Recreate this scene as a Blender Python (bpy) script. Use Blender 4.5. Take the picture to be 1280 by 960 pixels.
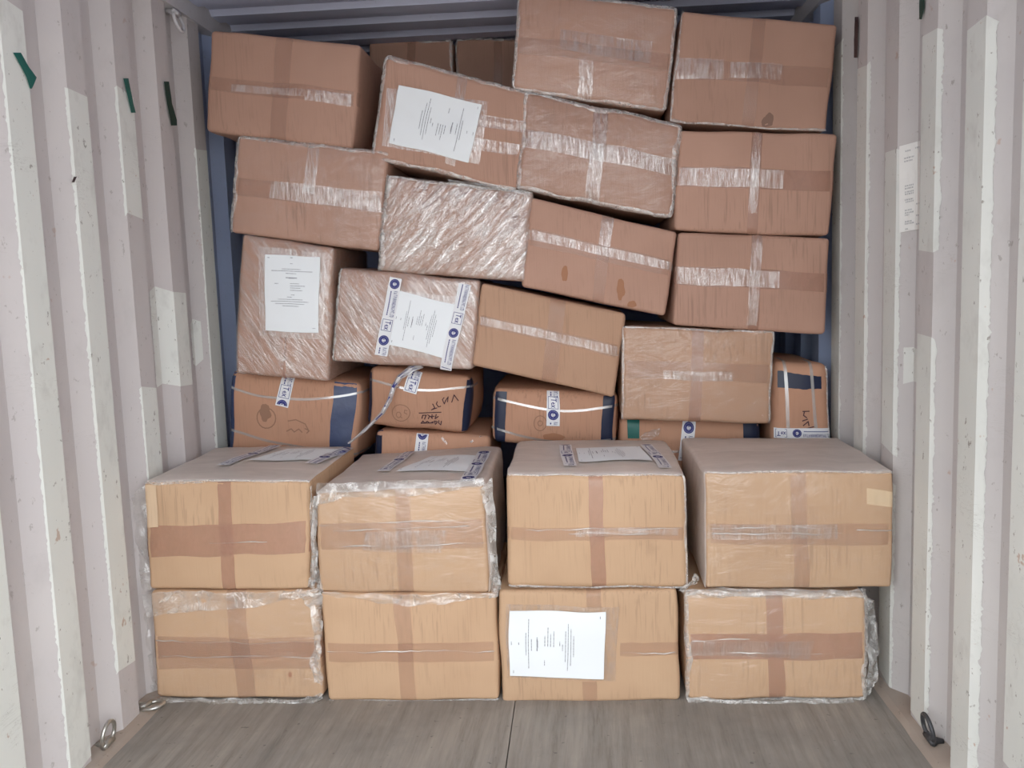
import bpy, math, random
from mathutils import Vector, Matrix, noise

# ------------------------------------------------------------------ clear
for o in list(bpy.data.objects):
    bpy.data.objects.remove(o, do_unlink=True)
scene = bpy.context.scene
COL = scene.collection

# ------------------------------------------------------------------ camera (measured from the corrugation pitch of both walls)
FPX, YAW, PITCH, ROLL = 1113.99, -0.0738423, 0.1134766, 0.034
CAM = Vector((0.22048, 0.0, 1.30261))
fwd = Vector((math.sin(YAW) * math.cos(PITCH), math.cos(YAW) * math.cos(PITCH), -math.sin(PITCH)))
right0 = Vector((math.cos(YAW), -math.sin(YAW), 0))
down0 = fwd.cross(right0)
CR = math.cos(ROLL) * right0 + math.sin(ROLL) * down0
CD = -math.sin(ROLL) * right0 + math.cos(ROLL) * down0
cd = bpy.data.cameras.new('camera')
cam = bpy.data.objects.new('camera', cd)
COL.objects.link(cam)
cd.sensor_width = 36.0
cd.lens = FPX / 1280 * 36
cd.clip_start = 0.05
m = Matrix.Identity(4)
for i in range(3):
    m[i][0] = CR[i]; m[i][1] = -CD[i]; m[i][2] = -fwd[i]; m[i][3] = CAM[i]
cam.matrix_world = m
scene.camera = cam

# ------------------------------------------------------------------ world, exposure
wd = bpy.data.worlds.new('daylight')
scene.world = wd
wd.use_nodes = True
bg = wd.node_tree.nodes['Background']
bg.inputs['Color'].default_value = (0.93, 0.97, 1.0, 1)
bg.inputs['Strength'].default_value = 4.1
scene.view_settings.view_transform = 'Standard'
scene.view_settings.look = 'None'
scene.view_settings.exposure = 0.0
scene.view_settings.gamma = 1.0
scene.view_settings.use_curve_mapping = False

# ------------------------------------------------------------------ measures
W2 = 1.165            # half the width between the wall crests
ZC = 2.36             # ceiling
PITCH_W = 0.278       # corrugation pitch
YL0, YR0 = 2.2715, 1.9898    # far edge of the first crest in view, left and right
Y_OPEN = 0.55         # door opening
Y_END = 5.9


def ray(px, py):
    return CR * (px - 640) + CD * (py - 480) + fwd * FPX


def at_y(px, py, Y):
    r = ray(px, py)
    return CAM + r * (Y / r.y)


def at_z(px, py, z):
    r = ray(px, py)
    return CAM + r * ((z - CAM.z) / r.z)


def at_x(px, py, x):
    r = ray(px, py)
    return CAM + r * ((x - CAM.x) / r.x)


# ------------------------------------------------------------------ object helpers
def link(name, me, parent=None, mat=None, smooth=False):
    o = bpy.data.objects.new(name, me)
    COL.objects.link(o)
    if parent is not None:
        o.parent = parent
    if mat is not None and not me.materials:
        me.materials.append(mat)
    if smooth:
        for p in me.polygons:
            p.use_smooth = True
    return o


def mesh(name, vs, fs, parent=None, mat=None, smooth=False, origin=None):
    """world verts; origin = point that becomes the object's own zero"""
    if origin is None:
        origin = parent.location if parent is not None and parent.parent is None else Vector((0, 0, 0))
        if parent is not None and parent.parent is not None:
            origin = parent.parent.location
    me = bpy.data.meshes.new(name)
    me.from_pydata([tuple(Vector(v) - Vector(origin)) for v in vs], [], fs)
    me.update()
    return link(name, me, parent, mat, smooth)


def empty(name, loc):
    o = bpy.data.objects.new(name, None)
    o.empty_display_size = 0.05
    COL.objects.link(o)
    o.location = loc
    return o


def tag(o, label=None, cat=None, group=None, kind=None):
    if label: o['label'] = label
    if cat: o['category'] = cat
    if group: o['group'] = group
    if kind: o['kind'] = kind
    return o


def grid_faces(nu, nv, base=0):
    f = []
    for j in range(nv - 1):
        for i in range(nu - 1):
            a = base + j * nu + i
            f.append((a, a + 1, a + nu + 1, a + nu))
    return f


def tube(pts, rad, n=6, closed=False, flat=1.0):
    """tube verts / faces along world points; rad a number or a list"""
    vs, fs = [], []
    N = len(pts)
    pts = [Vector(p) for p in pts]
    prev = None
    for i, p in enumerate(pts):
        a = pts[(i - 1) % N] if (closed or i > 0) else p
        b = pts[(i + 1) % N] if (closed or i < N - 1) else p
        t = (b - a)
        t = t.normalized() if t.length > 1e-9 else Vector((1, 0, 0))
        up = prev if prev is not None else (Vector((0, 0, 1)) if abs(t.z) < .9 else Vector((0, 1, 0)))
        s = t.cross(up)
        s = s.normalized() if s.length > 1e-6 else Vector((1, 0, 0))
        u = s.cross(t).normalized()
        prev = u
        r = rad[i] if isinstance(rad, (list, tuple)) else rad
        for k in range(n):
            an = 2 * math.pi * k / n
            vs.append(p + s * (r * math.cos(an)) + u * (r * flat * math.sin(an)))
    for i in range(N if closed else N - 1):
        for k in range(n):
            a = i * n + k
            b = i * n + (k + 1) % n
            j = (i + 1) % N
            fs.append((a, b, j * n + (k + 1) % n, j * n + k))
    if not closed:
        fs.append(tuple(range(n))[::-1])
        fs.append(tuple((N - 1) * n + k for k in range(n)))
    return vs, fs


def box_vf(x0, x1, y0, y1, z0, z1, vs=None, fs=None):
    vs = [] if vs is None else vs
    fs = [] if fs is None else fs
    b = len(vs)
    vs += [(x0, y0, z0), (x1, y0, z0), (x1, y1, z0), (x0, y1, z0), (x0, y0, z1), (x1, y0, z1), (x1, y1, z1), (x0, y1, z1)]
    fs += [tuple(b + i for i in q) for q in ((0, 3, 2, 1), (4, 5, 6, 7), (0, 1, 5, 4), (1, 2, 6, 5), (2, 3, 7, 6), (3, 0, 4, 7))]
    return vs, fs


# ------------------------------------------------------------------ materials
class NT:
    def __init__(s, name):
        s.m = bpy.data.materials.new(name)
        s.m.use_nodes = True
        s.t = s.m.node_tree
        s.t.nodes.clear()
        s.out = s.n('ShaderNodeOutputMaterial')

    def n(s, typ, **kw):
        nd = s.t.nodes.new(typ)
        for k, v in kw.items():
            if hasattr(nd, k) and not k[0].isupper():
                setattr(nd, k, v)
            else:
                nd.inputs[k.replace('_', ' ')].default_value = v
        return nd

    def l(s, a, b):
        s.t.links.new(a, b)

    def coord(s, scale=(1, 1, 1), rot=(0, 0, 0), seed=True):
        tc = s.n('ShaderNodeTexCoord')
        mp = s.n('ShaderNodeMapping')
        mp.inputs['Scale'].default_value = scale
        src = tc.outputs['Object']
        if any(rot):                      # turn first, stretch after
            m0 = s.n('ShaderNodeMapping')
            m0.inputs['Rotation'].default_value = rot
            s.l(src, m0.inputs['Vector'])
            src = m0.outputs[0]
        s.l(src, mp.inputs['Vector'])
        if seed:
            oi = s.n('ShaderNodeObjectInfo')
            mu = s.n('ShaderNodeMath', operation='MULTIPLY')
            mu.inputs[1].default_value = 37.0
            s.l(oi.outputs['Random'], mu.inputs[0])
            s.l(mu.outputs[0], mp.inputs['Location'])
        return mp.outputs[0]

    def noise(s, vec, scale, detail=3, rough=.55, dist=0):
        nd = s.n('ShaderNodeTexNoise')
        nd.inputs['Scale'].default_value = scale
        nd.inputs['Detail'].default_value = detail
        nd.inputs['Roughness'].default_value = rough
        nd.inputs['Distortion'].default_value = dist
        s.l(vec, nd.inputs['Vector'])
        return nd.outputs['Fac']

    def ramp(s, fac, stops):
        nd = s.n('ShaderNodeValToRGB')
        el = nd.color_ramp.elements
        while len(el) > 1:
            el.remove(el[-1])
        el[0].position = stops[0][0]
        el[0].color = tuple(stops[0][1]) + (1,) if len(stops[0][1]) == 3 else stops[0][1]
        for p, c in stops[1:]:
            e = el.new(p)
            e.color = tuple(c) + (1,) if len(c) == 3 else c
        s.l(fac, nd.inputs[0])
        return nd.outputs[0]

    def mix(s, fac, a, b, mode='MIX'):
        nd = s.n('ShaderNodeMix', data_type='RGBA', blend_type=mode)
        for sock, v in ((nd.inputs[0], fac), (nd.inputs[6], a), (nd.inputs[7], b)):
            if hasattr(v, 'links'):
                s.l(v, sock)
            elif isinstance(v, (int, float)):
                sock.default_value = v
            else:
                sock.default_value = tuple(v) + (1,)
        return nd.outputs[2]

    def math(s, op, a, b=None, clamp=False):
        nd = s.n('ShaderNodeMath', operation=op)
        nd.use_clamp = clamp
        for i, v in enumerate((a, b)):
            if v is None: continue
            if hasattr(v, 'links'): s.l(v, nd.inputs[i])
            else: nd.inputs[i].default_value = v
        return nd.outputs[0]

    def bump(s, h, strength, dist):
        nd = s.n('ShaderNodeBump')
        nd.inputs['Strength'].default_value = strength
        nd.inputs['Distance'].default_value = dist
        s.l(h, nd.inputs['Height'])
        return nd.outputs[0]

    def principled(s, col, rough=.7, spec=.3, metal=0, normal=None):
        p = s.n('ShaderNodeBsdfPrincipled')
        if hasattr(col, 'links'): s.l(col, p.inputs['Base Color'])
        else: p.inputs['Base Color'].default_value = tuple(col) + (1,)
        if hasattr(rough, 'links'): s.l(rough, p.inputs['Roughness'])
        else: p.inputs['Roughness'].default_value = rough
        p.inputs['Specular IOR Level'].default_value = spec
        p.inputs['Metallic'].default_value = metal
        if normal is not None: s.l(normal, p.inputs['Normal'])
        return p.outputs[0]

    def done(s, sh):
        s.l(sh, s.out.inputs['Surface'])
        return s.m


def plain(name, col, rough=.6, spec=.3, metal=0):
    t = NT(name)
    return t.done(t.principled(col, rough, spec, metal))


def mat_carton(name, c1, c2, blot=.35):
    t = NT(name)
    v = t.coord()
    vl = t.coord((1, 1, .03))
    big = t.noise(v, 3.2, 3, .6)
    lines = t.noise(vl, 150, 2, .6)
    fine = t.noise(t.coord((1, 1, .12)), 330, 2)
    col = t.mix(t.ramp(big, [(.3, (0, 0, 0)), (.7, (1, 1, 1))]), c1, c2)
    zone = t.ramp(t.noise(v, 2.1, 2), [(.42, (0, 0, 0)), (.62, (1, 1, 1))])
    lf = t.math('MULTIPLY', t.ramp(lines, [(.54, (0, 0, 0)), (.66, (1, 1, 1))]), zone)
    col = t.mix(t.math('MULTIPLY', lf, .42), col, tuple(a * .55 for a in c1))
    bl = t.ramp(t.noise(v, 8.5, 4, .6), [(.62, (0, 0, 0)), (.8, (1, 1, 1))])
    col = t.mix(t.math('MULTIPLY', bl, blot), col, tuple(a * .62 for a in c1))
    oi = t.n('ShaderNodeObjectInfo')
    hsv = t.n('ShaderNodeHueSaturation')
    t.l(t.math('ADD', t.math('MULTIPLY', oi.outputs['Random'], .10), .95), hsv.inputs['Value'])
    t.l(col, hsv.inputs['Color'])
    h = t.math('ADD', t.math('MULTIPLY', lines, .8), t.math('MULTIPLY', fine, .2))
    nrm = t.bump(h, .35, .0016)
    return t.done(t.principled(hsv.outputs[0], .72, .22, 0, nrm))


def mat_film(name, opacity, white, gloss_share, rough, scale, stretch=(1, 1, 1), rot=(0, 0, 0), bump=.6, dist=.004, patchy=0.0, col=(.80, .80, .80)):
    """thin plastic: partly clear, partly milky, with crinkled gloss"""
    t = NT(name)
    v = t.coord(stretch, rot)
    h = t.noise(v, scale, 4, .6, .6)
    nrm = t.bump(h, bump, dist)
    gl = t.n('ShaderNodeBsdfGlossy')
    gl.inputs['Roughness'].default_value = rough
    gl.inputs['Color'].default_value = (.95, .95, .95, 1)
    t.l(nrm, gl.inputs['Normal'])
    df = t.n('ShaderNodeBsdfDiffuse')
    df.inputs['Color'].default_value = tuple(col) + (1,)
    t.l(nrm, df.inputs['Normal'])
    tl = t.n('ShaderNodeBsdfTranslucent')
    tl.inputs['Color'].default_value = tuple(col) + (1,)
    ms0 = t.n('ShaderNodeMixShader')
    ms0.inputs[0].default_value = .25
    t.l(df.outputs[0], ms0.inputs[1]); t.l(tl.outputs[0], ms0.inputs[2])
    ms1 = t.n('ShaderNodeMixShader')
    ms1.inputs[0].default_value = gloss_share
    t.l(ms0.outputs[0], ms1.inputs[1]); t.l(gl.outputs[0], ms1.inputs[2])
    tr = t.n('ShaderNodeBsdfTransparent')
    ms2 = t.n('ShaderNodeMixShader')
    t.l(tr.outputs[0], ms2.inputs[1]); t.l(ms1.outputs[0], ms2.inputs[2])
    if patchy > 0:
        pn = t.ramp(t.noise(v, scale * .8, 5, .68, .8), [(.38, (0, 0, 0)), (.68, (1, 1, 1))])
        fac = t.math('ADD', t.math('MULTIPLY', pn, patchy), opacity, True)
        t.l(fac, ms2.inputs[0])
    else:
        ms2.inputs[0].default_value = opacity
    return t.done(ms2.outputs[0])


def mat_wall(name, base, alt, grime=.5):
    t = NT(name)
    v = t.coord(seed=False)
    vs = t.coord((1, 1, .7), seed=False)
    col = t.mix(t.ramp(t.noise(v, 2.2, 3), [(.35, (0, 0, 0)), (.65, (1, 1, 1))]), base, alt)
    sp = t.ramp(t.noise(vs, 46, 3, .7), [(.655, (0, 0, 0)), (.70, (1, 1, 1))])
    col = t.mix(t.math('MULTIPLY', sp, grime * .7), col, (.20, .17, .14))
    cr = t.ramp(t.noise(t.coord((1, 1, 5), seed=False), 7, 4, .75, 1.0), [(.485, (0, 0, 0)), (.50, (1, 1, 1)), (.515, (0, 0, 0))])
    col = t.mix(t.math('MULTIPLY', t.math('MULTIPLY', cr, t.ramp(t.noise(v, 5, 2), [(.55, (0, 0, 0)), (.65, (1, 1, 1))])), grime * .35), col, (.30, .28, .25))
    sm = t.ramp(t.noise(vs, 9, 4, .7), [(.55, (0, 0, 0)), (.8, (1, 1, 1))])
    col = t.mix(t.math('MULTIPLY', sm, grime * .35), col, (.34, .32, .30))
    rust = t.ramp(t.noise(v, 17, 3, .7), [(.69, (0, 0, 0)), (.73, (1, 1, 1))])
    col = t.mix(t.math('MULTIPLY', rust, grime * .6), col, (.42, .22, .12))
    nrm = t.bump(t.noise(v, 60, 3), .15, .002)
    return t.done(t.principled(col, .62, .25, 0, nrm))


M_CART = mat_carton('tan_corrugated_cardboard', (.54, .352, .222), (.605, .405, .258))
M_CART2 = mat_carton('shaded_corrugated_cardboard', (.44, .262, .195), (.49, .296, .222), .2)  # tan board darkened and reddened: the stack's dimmer, pinker light put into its colour
M_MID = mat_carton('amber_corrugated_cardboard', (.475, .288, .19), (.53, .328, .22), .22)
M_SACK = mat_carton('orange_brown_cardboard', (.50, .275, .18), (.55, .31, .205), .2)
M_TAPE = mat_film('brown_packing_tape', .46, 0, .08, .3, 40, (1, 1, .5), bump=.35, dist=.002, patchy=.08, col=(.585, .335, .245))
M_TAPEF = mat_film('thin_tan_packing_tape', .24, 0, .08, .3, 40, (1, 1, .5), bump=.35, dist=.002, patchy=.08, col=(.56, .335, .25))
M_TAPES = mat_film('clear_packing_tape', .06, 0, .5, .2, 52, (2.6, 1, .4), bump=.9, dist=.004, patchy=.50, col=(.80, .68, .61))
M_FILM = mat_film('clear_stretch_film', .03, 0, .6, .2, 16, (.6, 1, 1.4), bump=.9, dist=.01, patchy=.06)
M_FILMTOP = mat_film('milky_stretch_film', .74, 0, .32, .42, 12, (.35, 1, 1), bump=.5, dist=.006, patchy=.12, col=(.97, .89, .83))
M_FILMW = mat_film('wrinkled_stretch_film', .08, 0, .55, .24, 58, (1, 1, .16), (0, .6, 0), bump=1.0, dist=.008, patchy=.40, col=(.85, .77, .70))
M_FOLD = mat_film('bunched_plastic', .22, 0, .28, .22, 34, (1, 1, 1), bump=.8, dist=.008, patchy=.36, col=(.95, .94, .91))
M_LOOSE = mat_film('loose_plastic', .16, 0, .35, .2, 22, (1, 1, .7), bump=1.0, dist=.012, patchy=.36, col=(.95, .93, .89))
M_CREASE = mat_film('shiny_film_crease', .62, 0, .45, .2, 40, bump=.4, dist=.003, patchy=.2, col=(.93, .89, .83))
M_PAPER = plain('white_paper', (.87, .90, .92), .5, .3)
M_INK = plain('grey_print', (.30, .30, .33), .8, .1)
M_PTAPE = plain('white_printed_tape', (.80, .80, .82), .35, .4)
M_BLUE = plain('blue_print', (.035, .04, .20), .5, .3)
M_NAVY = plain('navy_tape', (.014, .02, .05), .38, .4)
M_NAVY2 = mat_film('worn_blue_tape', .85, 0, .05, .4, 30, bump=.6, dist=.004, patchy=.12, col=(.05, .08, .19))
M_GREEN = plain('green_tape', (.012, .125, .105), .4, .4)
M_DKGREEN = plain('dark_green_tape', (.02, .055, .042), .45, .4)
M_DKBROWN = plain('dark_brown_tape', (.055, .032, .034), .45, .4)
M_MARK = plain('marker_ink', (.10, .055, .06), .8, .1)
M_MARKF = plain('faint_marker_ink', (.33, .19, .13), .8, .1)
M_STAIN = plain('stain_brown', (.25, .155, .12), .8, .1)
M_STAIN2 = plain('drip_brown', (.40, .20, .12), .8, .1)
M_STRAP = mat_film('clear_plastic_strap', .55, 0, .4, .2, 20, bump=.2, dist=.002, col=(.85, .84, .82))
M_STEEL = plain('galvanised_steel', (.55, .54, .50), .35, .5, .9)
M_DKSTEEL = plain('dark_steel', (.07, .07, .075), .5, .5, .4)
M_WALLL = mat_wall('lilac_grey_paint', (.60, .56, .56), (.64, .60, .59), .5)
M_WALLR = mat_wall('warm_grey_paint', (.53, .50, .495), (.57, .54, .525), .7)
M_PATCH = mat_wall('white_touch_up_paint', (.78, .80, .76), (.82, .83, .79), .9)
M_PATCHR = mat_wall('scuffed_white_paint', (.66, .67, .635), (.72, .725, .69), 1.0)
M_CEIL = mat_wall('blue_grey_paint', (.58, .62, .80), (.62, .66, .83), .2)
M_SHADEWALL = mat_wall('blue_shade_wall_tint', (.37, .45, .66), (.41, .49, .69), .3)  # wall colour with the blue of the deep shade put in
M_RAIL = mat_wall('grey_rail_paint', (.60, .59, .62), (.64, .62, .64), .3)
M_RUST = mat_wall('rusty_sealant', (.33, .255, .205), (.43, .37, .32), 1.0)
M_GROUND = plain('pale_yard_concrete', (.50, .46, .42), .9, .1)


def mat_floor():
    t = NT('worn_plywood')
    vg = t.coord((1, .05, 1), (0, 0, math.radians(2)))
    vf = t.coord((1, .08, 1))
    v = t.coord()
    g = t.noise(vg, 30, 5, .7)
    col = t.ramp(g, [(.28, (.185, .165, .145)), (.50, (.285, .255, .225)), (.74, (.40, .36, .315))])
    f = t.noise(vf, 150, 3, .7)
    col = t.mix(t.ramp(f, [(.40, (0, 0, 0)), (.60, (.45, .45, .45))]), col, (.33, .305, .275))
    d = t.ramp(t.noise(v, 2.6, 5, .65), [(.45, (0, 0, 0)), (.72, (.7, .7, .7))])
    col = t.mix(d, col, (.19, .18, .17))
    sp = t.ramp(t.noise(v, 42, 2), [(.70, (0, 0, 0)), (.76, (.8, .8, .8))])
    col = t.mix(sp, col, (.13, .12, .11))
    return t.done(t.principled(col, .68, .3, 0, t.bump(g, .3, .002)))


M_FLOOR = mat_floor()

# ------------------------------------------------------------------ the container shell
DEP = 0.036


def wall_x(Y, side):
    """x of the inner wall surface: crest .10, flank .055, recess .068, flank .055 per pitch"""
    y0 = YL0 if side < 0 else YR0
    d = (Y - y0) % PITCH_W          # behind the crest's far edge
    c0, c1, c2 = .052, .118, .178
    if d < c0: k = d / c0
    elif d < c1: k = 1
    elif d < c2: k = 1 - (d - c1) / (c2 - c1)
    else: k = 0
    return side * (W2 + DEP * k)


def wall(name, side, mat):
    y0 = YL0 if side < 0 else YR0
    ys = []
    k = -8
    while True:
        b = y0 + k * PITCH_W
        for d in (0, .052, .118, .178):
            y = b + d
            if Y_OPEN <= y <= Y_END: ys.append(y)
        if b > Y_END: break
        k += 1
    ys = [Y_OPEN] + ys + [Y_END]
    vs, fs = [], []
    zs = (0.0, ZC)
    for y in ys:
        x = wall_x(y, side)
        for z in zs: vs.append((x, y, z))
        for z in zs: vs.append((x + side * .004, y, z))
    for i in range(len(ys) - 1):
        a, b = i * 4, i * 4 + 4
        fs += [(a, b, b + 1, a + 1), (a + 2, a + 3, b + 3, b + 2), (a + 1, b + 1, b + 3, a + 3), (a, a + 2, b + 2, b)]
    o = mesh(name, vs, fs, None, mat)
    o.data.materials.append(M_SHADEWALL)      # wall further in tinted blue-grey: the cold cast of its shade, painted on
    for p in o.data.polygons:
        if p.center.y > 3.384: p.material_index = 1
    return tag(o, kind='structure')


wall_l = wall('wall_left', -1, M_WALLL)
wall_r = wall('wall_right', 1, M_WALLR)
tag(wall_l, 'lilac grey corrugated steel side wall with white touch-up paint')
tag(wall_r, 'warm grey corrugated steel side wall with scuffed white ridges')

vs, fs = box_vf(-W2 - .05, W2 + .05, Y_END, Y_END + .03, 0, ZC)
tag(mesh('wall_back', vs, fs, None, M_CEIL), 'dark far end wall of the container behind the boxes', kind='structure')

# ceiling: ridges running across
vs, fs = [], []
ys = []
y = Y_OPEN
while y < Y_END:
    for d, z in ((0, 0), (.085, 0), (.105, .02), (.19, .02)):
        ys.append((min(y + d, Y_END), ZC + z))
    y += .21
for yy, z in ys:
    vs += [(-W2 - .05, yy, z), (W2 + .05, yy, z), (-W2 - .05, yy, z + .004), (W2 + .05, yy, z + .004)]
for i in range(len(ys) - 1):
    a, b = i * 4, i * 4 + 4
    fs += [(a, a + 1, b + 1, b), (a + 2, b + 2, b + 3, a + 3)]
tag(mesh('ceiling', vs, fs, None, M_CEIL), 'blue-grey corrugated steel container roof', kind='structure')

# top rails
for i, sd in enumerate((-1, 1)):
    x0, x1 = sorted((sd * (W2 - .012), sd * (W2 + .05)))
    vs, fs = box_vf(x0, x1, Y_OPEN, Y_END, ZC - .06, ZC + .03)
    tag(mesh('trim_%d' % (i + 1), vs, fs, None, M_RAIL), kind='structure',
        label='grey steel top rail along the %s wall' % ('left', 'right')[i])

# floor: plywood panels, each a piece, on a bearer plate
vs, fs = box_vf(-W2 - .05, W2 + .05, Y_OPEN - .02, Y_END, -.06, -.028)
floor = tag(mesh('floor', vs, fs, None, M_RUST), 'worn grey plywood container floor', kind='structure')
for k in range(2):
    for j in range(3):
        a = -1.125 + k * 1.127
        yy = (Y_OPEN, 2.95, 4.6)[j]
        y2 = (2.948, 4.598, Y_END)[j]
        vs, fs = box_vf(a, a + 1.124, yy, y2, -.028, 0)
        mesh('floor_panel', vs, fs, floor, M_FLOOR)
# rusty sealant strips between panels and walls
for i, sd in enumerate((-1, 1)):
    x0, x1 = sorted((sd * 1.127, sd * (W2 + .04)))
    n = 60
    vs, fs = [], []
    for k in range(n + 1):
        y = Y_OPEN + (Y_END - Y_OPEN) * k / n
        j = noise.noise(Vector((y * 9, sd * 3, 0))) * .008
        vs += [(sd * (1.124 + j), y, .0005), (sd * 1.145, y, .006 + abs(j)), (sd * (W2 + .04), y, .016 + j)]
    for k in range(n):
        a = k * 3
        fs += [(a, a + 3, a + 4, a + 1), (a + 1, a + 4, a + 5, a + 2)]
    tag(mesh('trim_%d' % (i + 3), vs, fs, None, M_RUST), kind='structure',
        label='rusty sealed joint between floor and %s wall' % ('left', 'right')[i])

# yard outside the open doors
vs, fs = box_vf(-14, 14, -26, Y_OPEN - .02, -.25, -.17)
tag(mesh('ground', vs, fs, None, M_GROUND), 'pale concrete yard outside the container', kind='structure')


# ---- touch-up paint on the walls
def wall_patch(side, wl, ya, yb, za, zb, rag=.006, seed=0, mat=None, name='paint_patch', off=.0016, ragz=None):
    rz = rag if ragz is None else ragz
    n = max(6, int(abs(zb - za) / .007))
    y0 = YL0 if side < 0 else YR0
    brk = [ya, yb]
    k0 = math.floor((ya - y0) / PITCH_W) - 1
    for k in range(k0, k0 + 5):
        for d in (0, .052, .118, .178):
            q = y0 + k * PITCH_W + d
            if ya + .004 < q < yb - .004: brk.append(q)
    brk.sort()
    vs, fs = [], []
    m_ = len(brk)
    for i in range(n + 1):
        for j, q in enumerate(brk):
            lo = za + noise.noise(Vector((q * 60, seed * 7.7, 0))) * rz * 2.5
            hi = zb + noise.noise(Vector((q * 60, seed * 7.7, 9))) * rz * 2.5
            z = lo + (hi - lo) * i / n
            e = 0
            if j in (0, m_ - 1):
                e = noise.noise(Vector((z * 30, seed * 3.1 + j, 2))) * rag * .35 + noise.noise(Vector((z * 150, seed + j, 5))) * rag * .35
                if j == m_ - 1: e = -abs(e) * .3
            qq = q + e
            vs.append((wall_x(qq, side) - side * off, qq, z))
    fs = grid_faces(m_, n + 1)
    return mesh(name, vs, fs, wl, mat or M_PATCH)


def crest(side, k):
    e = (YL0 if side < 0 else YR0) + k * PITCH_W
    return e - .102, e - .001


def zpx(px, py, side):
    return at_x(px, py, side * W2).z


for k, top, bot, ext in ((0, (22, 8), (100, 960), .004), (1, (105, 118), (170, 820), .006), (2, (160, 116), (178, 272), .006),
                         (2, (193, 482), (218, 800), .004), (4, (258, 190), (285, 560), .004)):
    a, b = crest(-1, k)
    wall_patch(-1, wall_l, a - ext, b, zpx(bot[0], bot[1], -1), zpx(top[0], top[1], -1), .012, k)
a, b = crest(-1, 3)
wall_patch(-1, wall_l, a - .10, b, zpx(222, 482, -1), zpx(215, 362, -1), .012, 9, ragz=.02)
wall_patch(-1, wall_l, b + .10, b + .15, zpx(250, 455, -1), zpx(247, 402, -1), .012, 11)
wall_patch(-1, wall_l, YL0 - PITCH_W - .108, YL0 - PITCH_W - .002, .0, 1.25, .012, 12)
for k, top, bot, ext in ((0, (1275, 40), (1256, 960), .01), (1, (1208, 45), (1187, 960), .022), (2, (1153, 50), (1146, 320), .014),
                         (2, (1147, 420), (1137, 950), .01), (3, (1108, 196), (1107, 560), .012), (3, (1104, 600), (1100, 840), .008), (4, (1069, 90), (1064, 556), .010),
                         (5, (1046, 60), (1042, 540), .004)):
    a, b = crest(1, k)
    wall_patch(1, wall_r, a - ext, b, max(.01, zpx(bot[0], bot[1], 1)), zpx(top[0], top[1], 1), .016, 20 + k, mat=M_PATCHR)
a, b = crest(1, 2)
wall_patch(1, wall_r, b + .05, b + .15, zpx(1130, 482, 1), zpx(1130, 436, 1), .012, 31, mat=M_PATCHR)


# ---- tapes, sticker stuck to the walls
def wall_strip(side, pts, name, mat, label, cat, off=.003, group=None):
    """pts: (px,py,width_px) down the strip; lies on the wall's corrugation"""
    rows = []
    for (px, py, w) in pts:
        p = at_x(px, py, side * W2)
        q = at_x(px + w, py, side * W2)
        rows.append((p, q))
    vs, fs = [], []
    N = 5
    n = 0
    org = None
    for i in range(len(rows) - 1):
        for s in range(5 if i < len(rows) - 2 else 6):
            t = s / 5
            a = rows[i][0].lerp(rows[i + 1][0], t)
            b = rows[i][1].lerp(rows[i + 1][1], t)
            for j in range(N):
                c = a.lerp(b, j / (N - 1))
                lift = off + .0025 + .001 * noise.noise(c * 40)
                vs.append(Vector((side * (W2 - lift), c.y, c.z)))
            n += 1
    fs = grid_faces(N, n)
    base = sum(vs, Vector()) / len(vs)
    o = mesh(name, [v - base for v in vs], fs, None, mat, origin=(0, 0, 0))
    o.location = base
    sol = o.modifiers.new('thickness', 'SOLIDIFY')
    sol.thickness = .0012
    tag(o, label, cat, group)
    return o


wall_strip(-1, [(14, 66, 9), (24, 84, 9), (31, 97, 12), (35, 111, 2)], 'tape_strip', M_GREEN,
           'widest green tape remnant, nearest the left edge of the photo', 'tape', group='green tape remnants on the left wall')
wall_strip(-1, [(152, 98, 6), (157, 118, 5), (162, 141, 5)], 'tape_strip', M_GREEN,
           'thin green tape remnant, middle one of three on left wall', 'tape', group='green tape remnants on the left wall')
wall_strip(-1, [(203, 102, 6), (207, 130, 6), (211, 150, 8), (212, 157, 7)], 'tape_strip', M_DKGREEN,
           'dark green tape remnant closest to the boxes on left wall', 'tape', group='green tape remnants on the left wall')
wall_strip(1, [(1071, 21, 4), (1070, 50, 4.5), (1070, 72, 4)], 'tape_strip', M_DKBROWN,
           'narrow dark brown tape strip on right wall beside top box', 'tape')
wall_strip(1, [(1152, -12, 6), (1152, 10, 6), (1152, 24, 3)], 'tape_strip', M_DKGREEN,
           'dark green tape end at the top edge of the right wall', 'tape')
wall_strip(-1, [(90, 221, 3), (87, 228, 3)], 'tape_scrap', M_DKBROWN,
           'tiny dark scrap stuck on the left wall', 'scrap')

# sticker on the right wall
def wall_hit(px, py, side):
    r = ray(px, py)
    t = .9 * (side * W2 - CAM.x) / r.x
    while True:
        p = CAM + r * t
        if abs(p.x) >= abs(wall_x(p.y, side)): return p
        t *= 1.0006


sc4 = ((1125, 183), (1151, 176), (1151, 286), (1125, 291))
base = (wall_hit(1125, 291, 1) + wall_hit(1150, 287, 1)) / 2


def stick(u, v, off):
    q = [(sc4[0][i] * (1 - u) + sc4[1][i] * u) * (1 - v) + (sc4[3][i] * (1 - u) + sc4[2][i] * u) * v for i in (0, 1)]
    p = wall_hit(q[0], q[1], 1)
    return Vector((p.x - off, p.y - off, p.z))


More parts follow.
